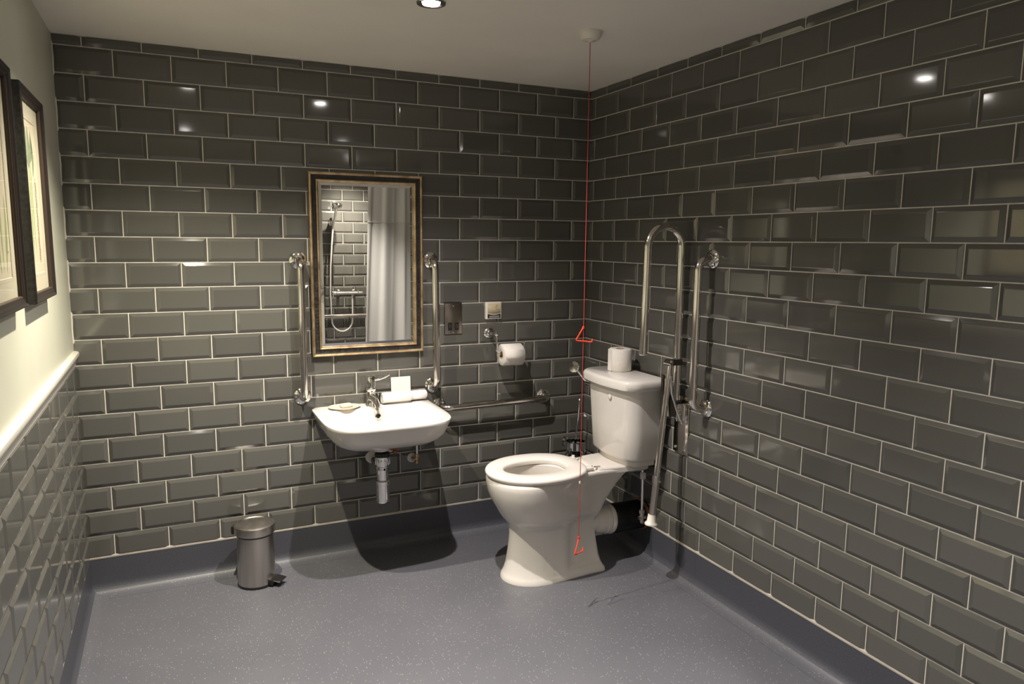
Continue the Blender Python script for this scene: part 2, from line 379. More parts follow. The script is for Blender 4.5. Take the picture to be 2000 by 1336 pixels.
# ------------------------------------------------------------------ downlights
def downlight(i, x, y, label):
    t = thing('ceiling_light', label, 'ceiling light', (x, y, HC), 'recessed ceiling spots')
    G().lathe([(.047, 0), (.0475, -.002), (.046, -.0045), (.041, -.0055), (.034, -.004), (.0305, -.001), (.029, 0)], n=40, cap0=False, cap1=False).build('bezel', M_CHROME, t)
    G().lathe([(.0285, -.0005), (.028, -.0045), (.020, -.0062), (.001, -.0066)], n=32).build('lens', M_LENS, t)
    b = BEAMS[i]; b.parent = t; b.location = (0, 0, -.012)
LL = ['round chrome ceiling spot shining above the mirror', 'round chrome ceiling spot close to the pale left wall above the framed prints',
      'round chrome ceiling spot over the middle of the left side of the room', 'round chrome ceiling spot added out of view to light the shower curtain', 'round chrome ceiling spot over the shower area']
for i, (x, y, w, c, ang) in enumerate(LAMPS): downlight(i, x, y, LL[i])

# ------------------------------------------------------------------ toilet
YC = -.555
def toilet():
    t = thing('toilet', 'white close-coupled toilet with open seat ring in the corner', 'toilet', (1.85, YC, 0))
    ox, oy = 1.85, YC
    N = 22
    def front_shift(z): return .012*min(1, max(0, (z-.27)/.05))
    def lerp(tab, z):
        for i in range(len(tab)-1):
            if z <= tab[i+1][0]:
                u = (z-tab[i][0])/(tab[i+1][0]-tab[i][0]); u = u*u*(3-2*u) if False else u
                return [tab[i][k]+(tab[i+1][k]-tab[i][k])*u for k in range(1, len(tab[i]))]
        return list(tab[-1][1:])
    #        z     xf     xr     w     wr    recess
    tab = [(0.000, 1.603, 2.082, .124, .105, 0), (.012, 1.604, 2.080, .123, .105, 0), (.022, 1.610, 2.072, .118, .100, 0), (.032, 1.614, 2.066, .1150, .098, 0), (.040, 1.617, 2.062, .113, .097, 1),
           (.07, 1.624, 2.055, .103, .093, 1), (.12, 1.632, 2.048, .098, .090, 1), (.17, 1.637, 2.042, .091, .087, 1), (.205, 1.639, 2.040, .091, .085, 1), (.232, 1.637, 2.044, .097, .084, .8),
           (.248, 1.632, 2.050, .113, .083, .5), (.262, 1.620, 2.058, .132, .082, .2), (.280, 1.603, 2.068, .147, .081, 0), (.302, 1.584, 2.080, .159, .081, 0), (.330, 1.565, 2.097, .165, .082, 0), (.360, 1.548, 2.118, .173, .085, 0),
           (.395, 1.536, 2.142, .1775, .092, 0), (.430, 1.529, 2.168, .180, .102, 0), (.448, 1.528, 2.186, .180, .108, 0), (.458, 1.531, 2.192, .178, .109, 0), (.463, 1.537, 2.190, .174, .106, 0)]
    def ring(z):
        xf, xr, w, wr, rec = lerp(tab, z); top = []; xf += front_shift(z)
        for i in range(N+1):
            s = (1-cos(pi*i/N))/2; x = xf+(xr-xf)*s
            xb = min(1.98, xr-.02)
            sf = .22; xm = xf+sf_len(z)
            if x < xm: h = w*sqrt(max(0, 1-((xm-x)/(xm-xf))**2.15))
            else:
                u = min(1, max(0, (x-xm)/(2.03-xm))); u = u*u*(3-2*u); h = w+(wr-w)*u
            if rec:
                u = min(1, max(0, (x-1.888)/.012)); h -= rec*.036*u*(3-2*u)*u * (1 - min(1, max(0, (x-2.022)/.03)))
            e = xr-x
            if e < .03: h *= sqrt(max(0, 1-((.03-e)/.03)**2.5))
            top.append((x, max(h, .0)))
        pts = [(x, -h) for x, h in top] + [(x, h) for x, h in reversed(top[1:-1])]
        return pts
    def sf_len(z): return .165 if z > .28 else .16
    zs = [r[0] for r in tab]; rs = [[(x-ox, y, z) for x, y in ring(z)] for z in zs]
    # inner bowl
    def oval(cx, a, b, z):
        top = []
        for i in range(N+1):
            c = -cos(pi*i/N); top.append((cx+a*c, b*sqrt(max(0, 1-c*c))))
        return [(x-ox, -y, z) for x, y in top] + [(x-ox, y, z) for x, y in reversed(top[1:-1])]
    for cx, a, b, z in ((1.742, .158, .118, .463), (1.742, .150, .110, .458), (1.742, .149, .109, .42), (1.742, .152, .112, .405), (1.745, .146, .106, .385), (1.755, .12, .085, .33), (1.775, .085, .06, .28), (1.785, .055, .04, .26)):
        rs.append(oval(cx, a, b, z))
    G().rings(rs, True, True, True).build('bowl', M_CERAM, t, angle=50)
    G().lathe([(.064, 0), (.001, .0005)], (1.782-ox, 0, .272), 24).build('water', glassmat('toilet_water', (.8, .9, .85)), t)
    # rear platform carrying the cistern
    g = G(); pl = []
    for z, e in ((.430, -.012), (.447, 0), (.468, 0), (.4735, -.004)):
        o = [(2.02, .098), (2.10, .108), (2.16, .112), (2.185, .117), (2.25, .119), (2.27, .110), (2.28, .09)]
        if z < .44: o = [(2.03, .07), (2.10, .08), (2.15, .085), (2.18, .09), (2.24, .10), (2.26, .09), (2.265, .07)]
        rr = [(x, y+e) for x, y in o]
        pl.append([(x-ox, -y, z) for x, y in rr] + [(x-ox, y, z) for x, y in reversed(rr)])
    g.rings(pl); g.build('cistern_shelf', M_CERAM, t)
    # spigot
    g = G(); g.lathe([(.050, 0), (.053, .02), (.053, .05), (.059, .055), (.062, .075), (.062, .10), (.0655, .104), (.0655, .116), (.0625, .119), (.0625, .135)], (2.005-ox, 0, .203), 30, (1, 0, -.10))
    g.build('outlet', M_SEAT, t)
    g = G(); g.lathe([(.066, 0), (.068, .004), (.068, .018), (.066, .022)], (2.125-ox, 0, .193), 30, (1, 0, -.10)); g.build('outlet_collar', M_SEAT, t)
    # seat ring
    def so(cx, a, b, z, back=1.955, n=40):
        pts = []
        for j in range(n):
            th = 2*pi*j/n; c, s = cos(th), sin(th)
            e = 2.0 if c < 0 else 2.5
            r = (abs(c)**e+abs(s)**e)**(-1/e); x = cx+a*r*c; y = b*r*s
            pts.append((x-ox, y, z))
        return pts
    cx = 1.754
    rs = [so(cx, .214, .184, .4645), so(cx, .220, .190, .470), so(cx, .221, .191, .480), so(cx, .217, .187, .487), so(cx, .209, .179, .4895),
          so(cx-.001, .150, .108, .4885), so(cx-.001, .143, .101, .485), so(cx-.001, .140, .098, .478), so(cx-.001, .141, .100, .4645)]
    g = G(); g.rings(rs, True, False, False); n = 40
    g.add([], []); base = 0
    g.f += [(j, (j+1) % n, 8*n+(j+1) % n, 8*n+j) for j in range(n)]; g.m += [0]*n
    seat = g.build('seat', M_SEAT, t, angle=50)
    for sy in (-1, 1):
        g = G(); g.box((1.972-ox, sy*.078, .474), (.05, .030, .014), None, .004); g.cyl((1.990-ox, sy*.078, .470), (1.990-ox, sy*.078, .488), .007); h_ = g.build('hinge', M_SEAT, t)
        G().box((2.02-ox, sy*.078, .4765), (.030, .010, .004), None, .001).build('hinge_bar', M_CHROME, h_)
    # cistern
    def dshape(xf, xr, hw, z, rc=.07, bow=.012, n=8):
        right = []
        xc = xf+rc; 
        pts = [(xr, -hw), (xc+.0, -hw)]
        for i in range(1, n+1):
            a = pi/2*i/n; pts.append((xc-rc*sin(a), -hw+rc*(1-cos(a))))
        out = []
        for x, y in pts: out.append((x, y))
        for i in range(1, 6): 
            y = (-hw+rc)+(2*(hw-rc))*i/6; out.append((xf-bow*(1-((y)/(hw-rc))**2), y))
        out += [(x, -y) for x, y in reversed(pts)]
        return [(x-ox, y, z) for x, y in out]
    rs = [dshape(2.150, 2.270, .148, .4735, .06), dshape(2.148, 2.272, .150, .495, .06), dshape(2.130, 2.284, .167, .501, .065), dshape(2.121, 2.286, .174, .514, .07), dshape(2.114, 2.286, .181, .65, .07), dshape(2.106, 2.286, .188, .80, .07), dshape(2.106, 2.286, .188, .823, .07)]
    cis = G().rings(rs).build('cistern', M_CERAM, t, angle=45)
    G().lathe([(.0115, 0), (.0115, .003), (.008, .0055), (.001, .006)], (2.095-ox, -.050, .778), 20, (-1, 0, 0)).build('blanking_plug', M_SEAT, cis)
    rs = [dshape(2.086, 2.288, .203, .822, .075), dshape(2.078, 2.290, .208, .827, .08), dshape(2.076, 2.290, .209, .853, .08), dshape(2.080, 2.290, .205, .863, .08), dshape(2.090, 2.288, .196, .868, .075)]
    G().rings(rs).build('cistern_lid', M_CERAM, t, angle=50)
    # spatula lever on the far side
    g = G(); ly = .205
    g.cyl((2.140-ox, .175, .792), (2.140-ox, ly+.012, .792), .016, 20)
    g.tube([(2.140-ox, ly+.008, .792), (2.120-ox, ly+.014, .812), (2.100-ox, ly+.018, .838), (2.088-ox, ly+.020, .85)], [.009, .0075, .007, .008], 12)
    g.lathe([(.001, -.006), (.020, -.0055), (.027, -.003), (.028, 0), (.026, .003), (.001, .005)], (2.070-ox, ly+.022, .868), 28, (-.75, -.45, .35))
    g.build('flush_lever', M_CHROME, t)
    return t
toilet()
# soil pipe behind the pan
t = thing('soil_pipe', 'thick black soil pipe joining the toilet to the right wall', 'pipe', (2.24, YC, 0))
G().lathe([(.066, 0), (.068, .004), (.068, .05), (.0665, .055), (.0665, .09), (.0665, .185)], (2.145-2.24, 0, .190), 32, (1, 0, 0)).build('pipe', M_RUBBER, t)
G().lathe([(.0672, 0), (.072, .002), (.072, .014), (.0672, .016)], (2.305-2.24, 0, .190), 32, (1, 0, 0)).build('wall_collar', M_RUST, t)
# water supply
t = thing('supply_pipe', 'thin chrome water pipe dropping from the cistern to a valve', 'pipe', (2.272, -.625, .18))
g = G(); g.tube([(0, 0, .055), (0, .0, .14), (0, .002, .225), (-.004, .01, .31)], .0075, 12); g.build('riser', M_CHROME, t)
g = G(); g.lathe([(.012, 0), (.014, .003), (.014, .028), (.012, .032)], (0, 0, .205), 6); g.build('tap_nut', M_SEAT, t); G().lathe([(.016, .0), (.016, .02), (.011, .024)], (-.004, .006, .282), 20).build('tap_nut', M_SEAT, t)
g = G(); g.cyl((0, 0, .0), (0, 0, .055), .0105); g.cyl((-.02, 0, .022), (.02, 0, .022), .010); g.lathe([(.014, 0), (.014, .016)], (0, 0, .042), 6); g.tube(arc_path([(0, 0, .004), (0, 0, -.004), (.062, 0, -.004)], .01), .0075, 10); g.build('isolating_valve', M_BRUSH, t)

# ------------------------------------------------------------------ spare roll and rolls
def roll_mesh(r, h, core, axis, c, name, parent):
    g = G(); q = Vector((0, 0, 1)).rotation_difference(Vector(axis)); n = 40
    prof = [(core, -h/2+.001), (core+.002, -h/2), (r-.004, -h/2), (r, -h/2+.004), (r, h/2-.004), (r-.004, h/2), (core+.002, h/2), (core, h/2-.001)]
    g.lathe(prof, c, n, axis, False, False); m = len(prof)
    g.f += [(j, (j+1) % n, (m-1)*n+(j+1) % n, (m-1)*n+j) for j in range(n)]; g.m += [0]*n
    g.build(name, M_TISSUE, parent, angle=50)
    g = G(); g.lathe([(core, -h/2+.0005), (core, h/2-.0005), (core-.0012, h/2-.0005), (core-.0012, -h/2+.0005)], c, 28, axis, False, False); n2 = 28
    g.f += [(j, (j+1) % n2, 3*n2+(j+1) % n2, 3*n2+j) for j in range(n2)]; g.m += [0]*n2
    g.build('cardboard_core', M_CARD, parent)
t = thing('toilet_roll', 'spare toilet roll standing upright on the cistern lid', 'toilet roll', (2.222, -.487, .8682), 'toilet rolls')
roll_mesh(.052, .102, .020, (0, 0, 1), (0, 0, .051), 'tissue', t)
G().box((-.0523, .006, .051), (.0008, .03, .100)).build('loose_sheet', M_TISSUE, t)
# wall holder
hx, hy, hz = 1.772, 0, 1.005
t = thing('toilet_roll_holder', 'chrome toilet roll holder with round rose on the back wall', 'toilet roll holder', (hx, -.004, hz))
G().lathe([(.027, 0), (.027, .005), (.024, .008), (.018, .010), (.0165, .016), (.011, .020), (.009, .03)], (0, 0, 0), 32, (0, -1, 0)).build('rose', M_CHROME, t)
P = arc_path([(0, -.02, 0), (0.004, -.088, .003), (.004, -.088, -.085), (.148, -.088, -.085), (.150, -.088, -.048)], [.015, .012, .012])
g = G(); g.tube(P, .0052, 12); g.lathe([(.001, -.007), (.0065, -.004), (.0075, 0), (.0065, .004), (.001, .007)], (.150, -.088, -.044), 16); g.lathe([(.001, -.010), (.008, -.006), (.010, 0), (.008, .006), (.001, .010)], (.003, -.084, .003), 18); g.build('arm', M_CHROME, t)
t = thing('toilet_roll', 'part-used toilet roll hanging on the chrome wall holder', 'toilet roll', (1.852, -.092, .906), 'toilet rolls')
roll_mesh(.053, .106, .0195, (1, 0, 0), (0, 0, 0), 'tissue', t)
g = G(); n = 16; rs = []    # folded end sheet: wraps the front, its edge runs diagonally
va = []; fa = []
for i in range(n+1):
    a = R(35) - R(150)*i/n; u = i/n
    x0 = -.0525 + .105*max(0, (u-.28)/.72)
    for x in (x0, .0525): va.append((x, -.0542*cos(a), .0542*sin(a)))
for i in range(n): fa.append((2*i, 2*i+1, 2*i+3, 2*i+2))
g.add(va, fa); o = g.build('loose_sheet', M_TISSUE, t)
md = o.modifiers.new('s', 'SOLIDIFY'); md.thickness = .0014; md.offset = 0

# ------------------------------------------------------------------ grab rails
def flange(g, p, out, r=.038):
    g.lathe([(r, 0), (r, .004), (r-.003, .008), (r-.014, .012), (.020, .013), (.0185, .017)], p, 36, out)
def grab(label, a, b, out, off=.072, tr=.0165, rad=.045):
    a = Vector(a); b = Vector(b); out = Vector(out); t = thing('grab_rail', label, 'grab rail', a, 'steel grab rails')
    P = arc_path([Vector((0, 0, 0))+out*.006, out*off, (b-a)+out*off, (b-a)+out*.006], rad, 9)
    G().tube(P, tr, 20).build('bar', M_STEEL, t)
    for p in (Vector((0, 0, 0)), b-a):
        g = G(); flange(g, p, out); f = g.build('flange', M_CHROME, t)
        ax = (b-a).normalized(); sd = ax.cross(out)
        for s in (-1, 1):
            c = p + sd*s*.027 + out*.0095; G().lathe([(.0045, 0), (.0045, .0015), (.003, .0028)], c, 10, out).build('screw', M_CHROME, f)
    return t
grab('vertical steel grab rail left of the mirror', (.865, -.0048, 1.365), (.867, -.0048, .762), (0, -1, 0))
grab('vertical steel grab rail right of the mirror beside the switch plate', (1.470, -.0048, 1.363), (1.477, -.0048, .767), (0, -1, 0))
grab('horizontal steel grab rail low on the back wall between basin and toilet', (1.508, -.0048, .662), (2.080, -.0048, .665), (0, -1, 0))
grab('vertical steel grab rail on the right wall beside the fold-up rail', (W-.0048, -.965, 1.390), (W-.0048, -.965, .782), (-1, 0, 0))

# ------------------------------------------------------------------ fold-up support rail
FX, FY = W-.0048, -.815
t = thing('folding_support_rail', 'steel drop-down support rail folded upright beside the toilet', 'support rail', (FX, FY, .55))
def L(x, y, z): return (x-FX, y-FY, z-.55)
g = G(); g.box(L(FX-.003, FY-.002, .680), (.006, .094, .252), None, .0025); plate = g.build('wall_plate', M_STEEL, t)
for yy, zz in ((-.033, .575), (.033, .575), (-.033, .70), (.033, .70)): G().lathe([(.0065, 0), (.0065, .002), (.004, .0045), (.001, .005)], L(FX-.006, FY+yy, zz), 14, (-1, 0, 0)).build('plate_screw', M_CHROME, plate)
g = G(); g.box(L(FX-.030, FY-.030, .742), (.050, .005, .075), None, .002); g.box(L(FX-.030, FY+.030, .742), (.050, .005, .075), None, .002)
g.cyl(L(FX-.034, FY-.040, .748), L(FX-.034, FY+.040, .748), .010); g.cyl(L(FX-.022, FY-.036, .775), L(FX-.022, FY-.036, .730), .014); g.build('hinge_bracket', M_STEEL, t)
g = G(); g.cyl(L(2.290, FY, .72), L(2.290, FY, .79), .0235, 22); g.build('hinge_sleeve', M_DARKM, t)
P = arc_path([L(2.293, FY, .742), L(2.287, FY, 1.5165), L(2.120, FY, 1.5175), L(2.113, FY, .997)], .083, 12)
g = G(); g.tube(P, .0160, 20); g.build('rail', M_STEEL, t)
g = G(); g.lathe([(.0162, 0), (.0150, -.004), (.001, -.005)], L(2.113, FY, .997), 20); g.build('end_cap', M_SEAT, t)
# drop leg hanging from the inner tube
g = G(); g.tube([L(2.244, FY-.012, .965), L(2.202, FY-.02, .60), L(2.184, FY-.024, .445)], .0125, 16); g.build('drop_leg', M_STEEL, t)
g = G(); g.tube([L(2.1865, FY-.024, .465), L(2.168, FY-.028, .305)], .0150, 16); g.lathe([(.0175, 0), (.0175, .03)], L(2.185, FY-.024, .445), 18); g.cyl(L(2.185, FY-.024, .455), L(2.185, FY-.055, .458), .004, 10); g.build('leg_extension', M_BRUSH, t)
g = G(); g.lathe([(.027, 0), (.027, .006), (.019, .016), (.0165, .045)], L(2.163, FY-.028, .265), 24, (.11, .02, 1)); g.build('rubber_foot', M_WPLAS, t)
g = G(); g.box(L(2.265, FY-.006, .955), (.072, .030, .026), None, .003); g.build('clamp', M_DARKM, t)
for a, b in ((L(2.232, FY-.034, .953), L(2.232, FY+.012, .953)), (L(2.236, FY-.034, .905), L(2.236, FY+.004, .905))): G().cyl(a, b, .0055, 10).build('bolt', M_CHROME, t)
g = G(); g.tube([L(2.236, FY-.030, .905), L(2.242, FY-.030, .83), L(2.268, FY-.032, .76), L(2.296, FY-.034, .70)], .0055, 10); g.build('strut', M_STEEL, t); g = G(); g.tube([L(2.246, FY+.010, .90), L(2.252, FY+.012, .80), L(2.262, FY+.012, .72)], .0065, 10); g.build('strut', M_STEEL, t)
g = G(); g.lathe([(.009, 0), (.009, .005), (.005, .009), (.001, .0095)], L(2.296, FY-.036, .70), 14, (0, -1, 0)); g.build('pivot_knob', M_CHROME, t)
g = G(); g.box(L(2.232, FY+.018, .80), (.010, .016, .20), None, .003); g.build('leg_channel', M_DARKM, t); g = G(); g.box(L(2.255, FY+.016, .725), (.05, .012, .03), None, .003); g.build('channel_foot', M_DARKM, t)

# ------------------------------------------------------------------ basin
BX = 1.172
def basin():
    t = thing('washbasin', 'white wall-hung washbasin under the gilt mirror', 'washbasin', (BX, 0, .705))
    n = 64
    def outl(sx, fy, z, ex=4.6):   # front depth fy, back stays on the wall
        out = []
        for x, y in sup(n, .272*sx, 1.0, ex, 14):
            out.append((x, y))
        res = []
        for x, y in out:
            yy = -.155 + (y*(fy-.155) if y < 0 else y*.150)
            k = 1.0 - (.010 if False else 0)
            res.append((x, yy, z))
        return res
    rs = [outl(.20, .275, -.124), outl(.42, .320, -.1235), outl(.60, .365, -.121), outl(.745, .403, -.111), outl(.85, .436, -.091), outl(.915, .458, -.066),
          outl(.955, .472, -.040), outl(.982, .482, -.018), outl(.995, .486, -.008), outl(.995, .484, -.002), outl(.984, .478, 0)]
    def inn(a, f, b, z, e=4.4, cb=0.0):   # basin opening: front y=-f, back y=-b
        res = []; cy = -(f+b)/2; h = (f-b)/2
        for x, y in sup(n, a, 1, e, 4.2):
            yy = cy + y*h
            if y > 0: yy -= cb*max(0, 1-(x/.10)**2)*y
            res.append((x, yy, z))
        return res
    rs += [inn(.232, .452, .088, -.001, cb=.045), inn(.226, .446, .094, -.005, cb=.045), inn(.220, .438, .100, -.02, cb=.044), inn(.208, .420, .112, -.055, cb=.036),
           inn(.180, .385, .125, -.084, 3, .02), inn(.125, .325, .145, -.100, 2.6, .0), inn(.05, .25, .17, -.107, 2.2), inn(.02, .215, .18, -.108, 2)]
    G().rings(rs).build('bowl', M_CERAM, t, angle=45)
    G().lathe([(.060, .010), (.046, .0), (.038, -.010), (.036, -.040), (.034, -.046)], (0, -.19, -.130), 30).build('drain_boss', M_CERAM, t)
    g = G(); g.lathe([(.0125, 0), (.0125, .002), (.009, .003)], (.0, -.1490, -.032), 24, (0, -1, .25), True, False); ov = g.build('overflow_ring', M_CHROME, t)
    G().lathe([(.009, .0005), (.001, .0005)], (.0, -.1492, -.032), 20, (0, -1, .25)).build('overflow_hole', M_DARKM, ov)
    G().lathe([(.021, 0), (.021, .002), (.016, .004), (.001, .005)], (.0, -.20, -.1085), 24).build('waste_plug', M_CHROME, t)
basin()
# mixer tap
t = thing('mixer_tap', 'chrome single-lever mixer tap on the washbasin ledge', 'tap', (BX-.008, -.062, .7045))
g = G(); g.lathe([(.0255, 0), (.0255, .005), (.0235, .010), (.0215, .030), (.0200, .055), (.0200, .066)], (0, 0, 0), 28, (0, 0, 1)); 
g.tube([(0, -.004, .040), (.002, -.035, .042), (.003, -.070, .034), (.003, -.098, .020)], [.019, .0165, .014, .012], 18)
g.lathe([(.0125, 0), (.0125, .014), (.009, .016)], (.003, -.098, .026), 18, (0, -.15, -1)); g.build('body', M_CHROME, t)
g = G(); g.lathe([(.0195, 0), (.0215, .003), (.0215, .014), (.0185, .018), (.0185, .024)], (0, 0, .066), 28); g.build('collar', M_CHROME, t)
g = G(); g.lathe([(.0205, 0), (.0205, .044), (.0180, .048), (.001, .049)], (0, 0, .089), 28); lv = g.build('lever_cap', M_CHROME, t)
g = G(); pp = [(.012, -.004, .122), (.035, -.010, .124), (.058, -.016, .131), (.080, -.020, .143)]
rs = []
for i, p in enumerate(pp):
    w = [.0110, .0105, .0100, .0080][i]; h = [.0080, .0060, .0050, .0035][i]
    rs.append([(p[0]-.15*a*h, p[1]+b*w, p[2]+a*h) for a, b in ((-1, -.7), (-1, .7), (-.3, 1), (.5, 1), (1, .6), (1, -.6), (.5, -1), (-.3, -1))])
g.rings(rs); g.build('lever', M_CHROME, t, angle=60)
# bottle trap
t = thing('bottle_trap', 'chrome bottle trap hanging below the washbasin', 'trap', (BX+.006, -.19, .285))
G().lathe([(.031, 0), (.034, .003), (.034, .012), (.032, .016), (.001, .016)][::1], (0, 0, .215), 30).build('gasket', M_BLACK, t)
g = G(); g.lathe([(.031, .205), (.033, .208), (.033, .216)], (0, 0, 0), 30)
for k in range(16):
    a = 2*pi*k/16; g.box((.0315*cos(a), .0315*sin(a), .195), (.004, .006, .03), Matrix.Rotation(a, 3, 'Z'), .001)
g.lathe([(.029, .165), (.030, .170), (.0300, .208)], (0, 0, 0), 30); g.build('slip_nut', M_CHROME, t)
g = G(); g.lathe([(.026, .095), (.0275, .165), (.0335, .168), (.0335, .158), (.0335, .172), (.029, .174)], (0, 0, 0), 30); g.build('neck', M_CHROME, t)
g = G(); g.lathe([(.001, 0), (.024, .001), (.029, .006), (.0305, .012), (.0305, .088), (.0335, .090), (.0335, .104), (.030, .108), (.026, .110)], (0, 0, 0), 32); g.build('bottle', M_CHROME, t)
g = G(); g.tube(arc_path([(0, 0, .132), (0, .185, .160)], .02), .0155, 16); g.lathe([(.020, 0), (.020, .02)], (0, .027, .137), 18, (0, 1, .15)); g.build('waste_pipe', M_CHROME, t)
G().lathe([(.032, 0), (.030, .006), (.020, .010), (.017, .012)], (0, .1855, .1615), 30, (0, -1, 0)).build('wall_rose', M_SEAT, t)
# isolating valves
for k, (vx, vz, lab) in enumerate(((1.277, .482, 'small brass valve with white rose under the washbasin near the trap'), (1.383, .420, 'small brass valve and riser pipe under the right end of the washbasin'))):
    t = thing('isolating_valve', lab, 'valve', (vx, -.0048, vz), 'valves under the washbasin')
    G().lathe([(.024, 0), (.023, .005), (.012, .008), (.010, .010)], (-.012, 0, 0), 26, (0, -1, 0)).build('wall_rose', M_SEAT, t)
    g = G(); g.tube(arc_path([(-.012, 0, 0), (-.012, -.03, 0), (.004, -.034, .0)], .008), .0075, 12); g.lathe([(.0095, -.022), (.0115, -.020), (.0115, -.008), (.009, -.006), (.009, .010), (.0115, .012), (.0115, .024), (.008, .026)], (.004, -.034, 0), 8); g.lathe([(.005, 0), (.005, .012)], (.004, -.034, 0), 10, (.3, -1, 0)); g.build('valve_body', M_RUST if k == 0 else M_GOLD, t)
    g = G(); g.tube([(.004, -.034, .02), (.004, -.036, .07), (.002 if k else -.03, -.045, .125 if k else .075)], .0065, 12); g.build('riser_pipe', M_CHROME, t)

# soap dish, soap, towels, card
t = tag(G().lathe([(.001, 0), (.055, 0), (.064, .003), (.0735, .0085), (.0725, .0095), (.063, .005), (.055, .003), (.001, .003)], (0, 0, 0), 44).build('soap_dish', M_DISH, None, (1.040, -.068, .7055)), 'oval cream soap dish on the left of the washbasin', 'soap dish')
t.scale = (1, .70, 1)
t = tag(G().box((0, 0, .0085), (.052, .034, .016), None, .0055).build('soap_bar', M_SOAP, None, (1.048, -.066, .7088), 60, (0, 0, R(12))), 'small cream bar of soap lying on the soap dish', 'soap')
def towel(label, x0, x1, y, r, rz):
    L_ = x1-x0; g = G()
    turns = 3.2; n = 90; th = r/turns*.86; path = []
    for i in range(n+1):
        u = i/n; a = u*turns*2*pi + 2.2; rr = .004 + (r-.004-th/2)*u; path.append((rr*cos(a), rr*sin(a), a, rr))
    a, b = [], []
    rings = []
    for i, (py, pz, an, rr) in enumerate(path):
        w = th/2*.92*(1 if i < n-2 else .6); ny, nz = cos(an), sin(an); e = .0015*sin(an*1.7)
        rings.append([(-L_/2+e+.002, py-ny*w, pz-nz*w+r), (-L_/2+e, py, pz+r), (-L_/2+e+.002, py+ny*w, pz+nz*w+r), (L_/2-e-.002, py+ny*w, pz+nz*w+r), (L_/2-e, py, pz+r), (L_/2-e-.002, py-ny*w, pz-nz*w+r)])
    g.rings(rings); t = g.build('rolled_towel', M_TOWEL, None, ((x0+x1)/2, y, .7055), 60, (0, 0, rz))
    return tag(t, label, 'towel', 'rolled hand towels')
towel('larger white rolled towel beside the mixer tap', 1.213, 1.352, -.060, .0285, R(2))
towel('smaller white rolled towel at the right end of the washbasin', 1.350, 1.432, -.040, .0255, R(3))
t = thing('message_card', 'small white printed card propped behind the rolled towels', 'card', (1.318, -.0165, .7055))
rt = Matrix.Rotation(R(-4), 3, 'X')
g = G(); g.box((0, 0, .057), (.094, .0008, .114), rt); g.build('card_sheet', M_CARDP, t)
g = G()     # two faint printed lines, too small to read
for (x0, n, z) in ((-.016, 6, .094), (-.028, 10, .080)):
    for i in range(n):
        if (n, i) == (10, 3): continue
        x = x0+i*.0058; h = .003 + .0014*((i*7) % 3 == 0)
        g.tube([rt @ Vector((x, -.0007, z)), rt @ Vector((x+.0012, -.0007, z+h)), rt @ Vector((x+.0028, -.0007, z+.0004)), rt @ Vector((x+.0042, -.0007, z+h*.7))], .00055, 4)
g.build('printed_lines', M_CARDI, t)

# ------------------------------------------------------------------ mirror
def frame_ring(g, x0, x1, z0, z1, prof, yaxis=True, slots=None):
    """mitred moulding: prof = (inset, height out of the wall)"""
    rs = []
    for ins, h in prof: rs.append([(x0+ins, -h, z0+ins), (x1-ins, -h, z0+ins), (x1-ins, -h, z1-ins), (x0+ins, -h, z1-ins)])
    for i in range(len(rs)-1):
        if slots: g.slot(slots[i])
        n = len(g.v); g.v += rs[i]+rs[i+1]
        for j in range(4):
            k = (j+1) % 4; g.f.append((n+j, n+k, n+4+k, n+4+j)); g.m.append(g.cur)
MX0, MX1, MZ0, MZ1 = .916, 1.428, .937, 1.745
mcx, mcz = (MX0+MX1)/2, (MZ0+MZ1)/2
t = thing('wall_mirror', 'tall mirror in a gilt and black frame above the washbasin', 'mirror', (mcx, -.0048, mcz))
hw, hh = (MX1-MX0)/2, (MZ1-MZ0)/2
g = G(); frame_ring(g, -hw, hw, -hh, hh, [(0, 0), (0, .020), (.002, .024), (.006, .026), (.010, .0245), (.0125, .021)]); g.build('outer_moulding', M_GOLD, t, angle=25)
g = G(); frame_ring(g, -hw, hw, -hh, hh, [(.0125, .021), (.0135, .019), (.018, .0175), (.030, .0155), (.0315, .015)])
rs = random.Random(3)
for s in range(2):       # combed grooves of the black band
    for i in range(52):
        z = -hh+.035+(2*hh-.07)*i/51; xx = (-hw+.0215 if s == 0 else hw-.0215); g.box((xx, -.0168, z), (.014, .0022, .0035+rs.random()*.003), None, 0)
for s in range(2):
    for i in range(34):
        x = -hw+.035+(2*hw-.07)*i/33; zz = (-hh+.0215 if s == 0 else hh-.0215); g.box((x, -.0168, zz), (.0035+rs.random()*.003, .0022, .014), None, 0)
g.build('black_band', M_FBLACK, t, angle=25)
g = G(); frame_ring(g, -hw, hw, -hh, hh, [(.0315, .015), (.032, .020), (.035, .0225), (.039, .021), (.0415, .016), (.043, .011), (.043, .004)]); g.build('inner_moulding', M_GOLD, t, angle=25)
a = .0425; bw = .014
g = G(); x0, x1, z0, z1 = -hw+a, hw-a, -hh+a, hh-a
g.rings([[(x0, -.0060, z0), (x1, -.0060, z0), (x1, -.0060, z1), (x0, -.0060, z1)], [(x0+bw, -.0074, z0+bw), (x1-bw, -.0074, z0+bw), (x1-bw, -.0074, z1-bw), (x0+bw, -.0074, z1-bw)]], True, False, True)
g.build('mirror_glass', M_MIRROR, t, angle=1)

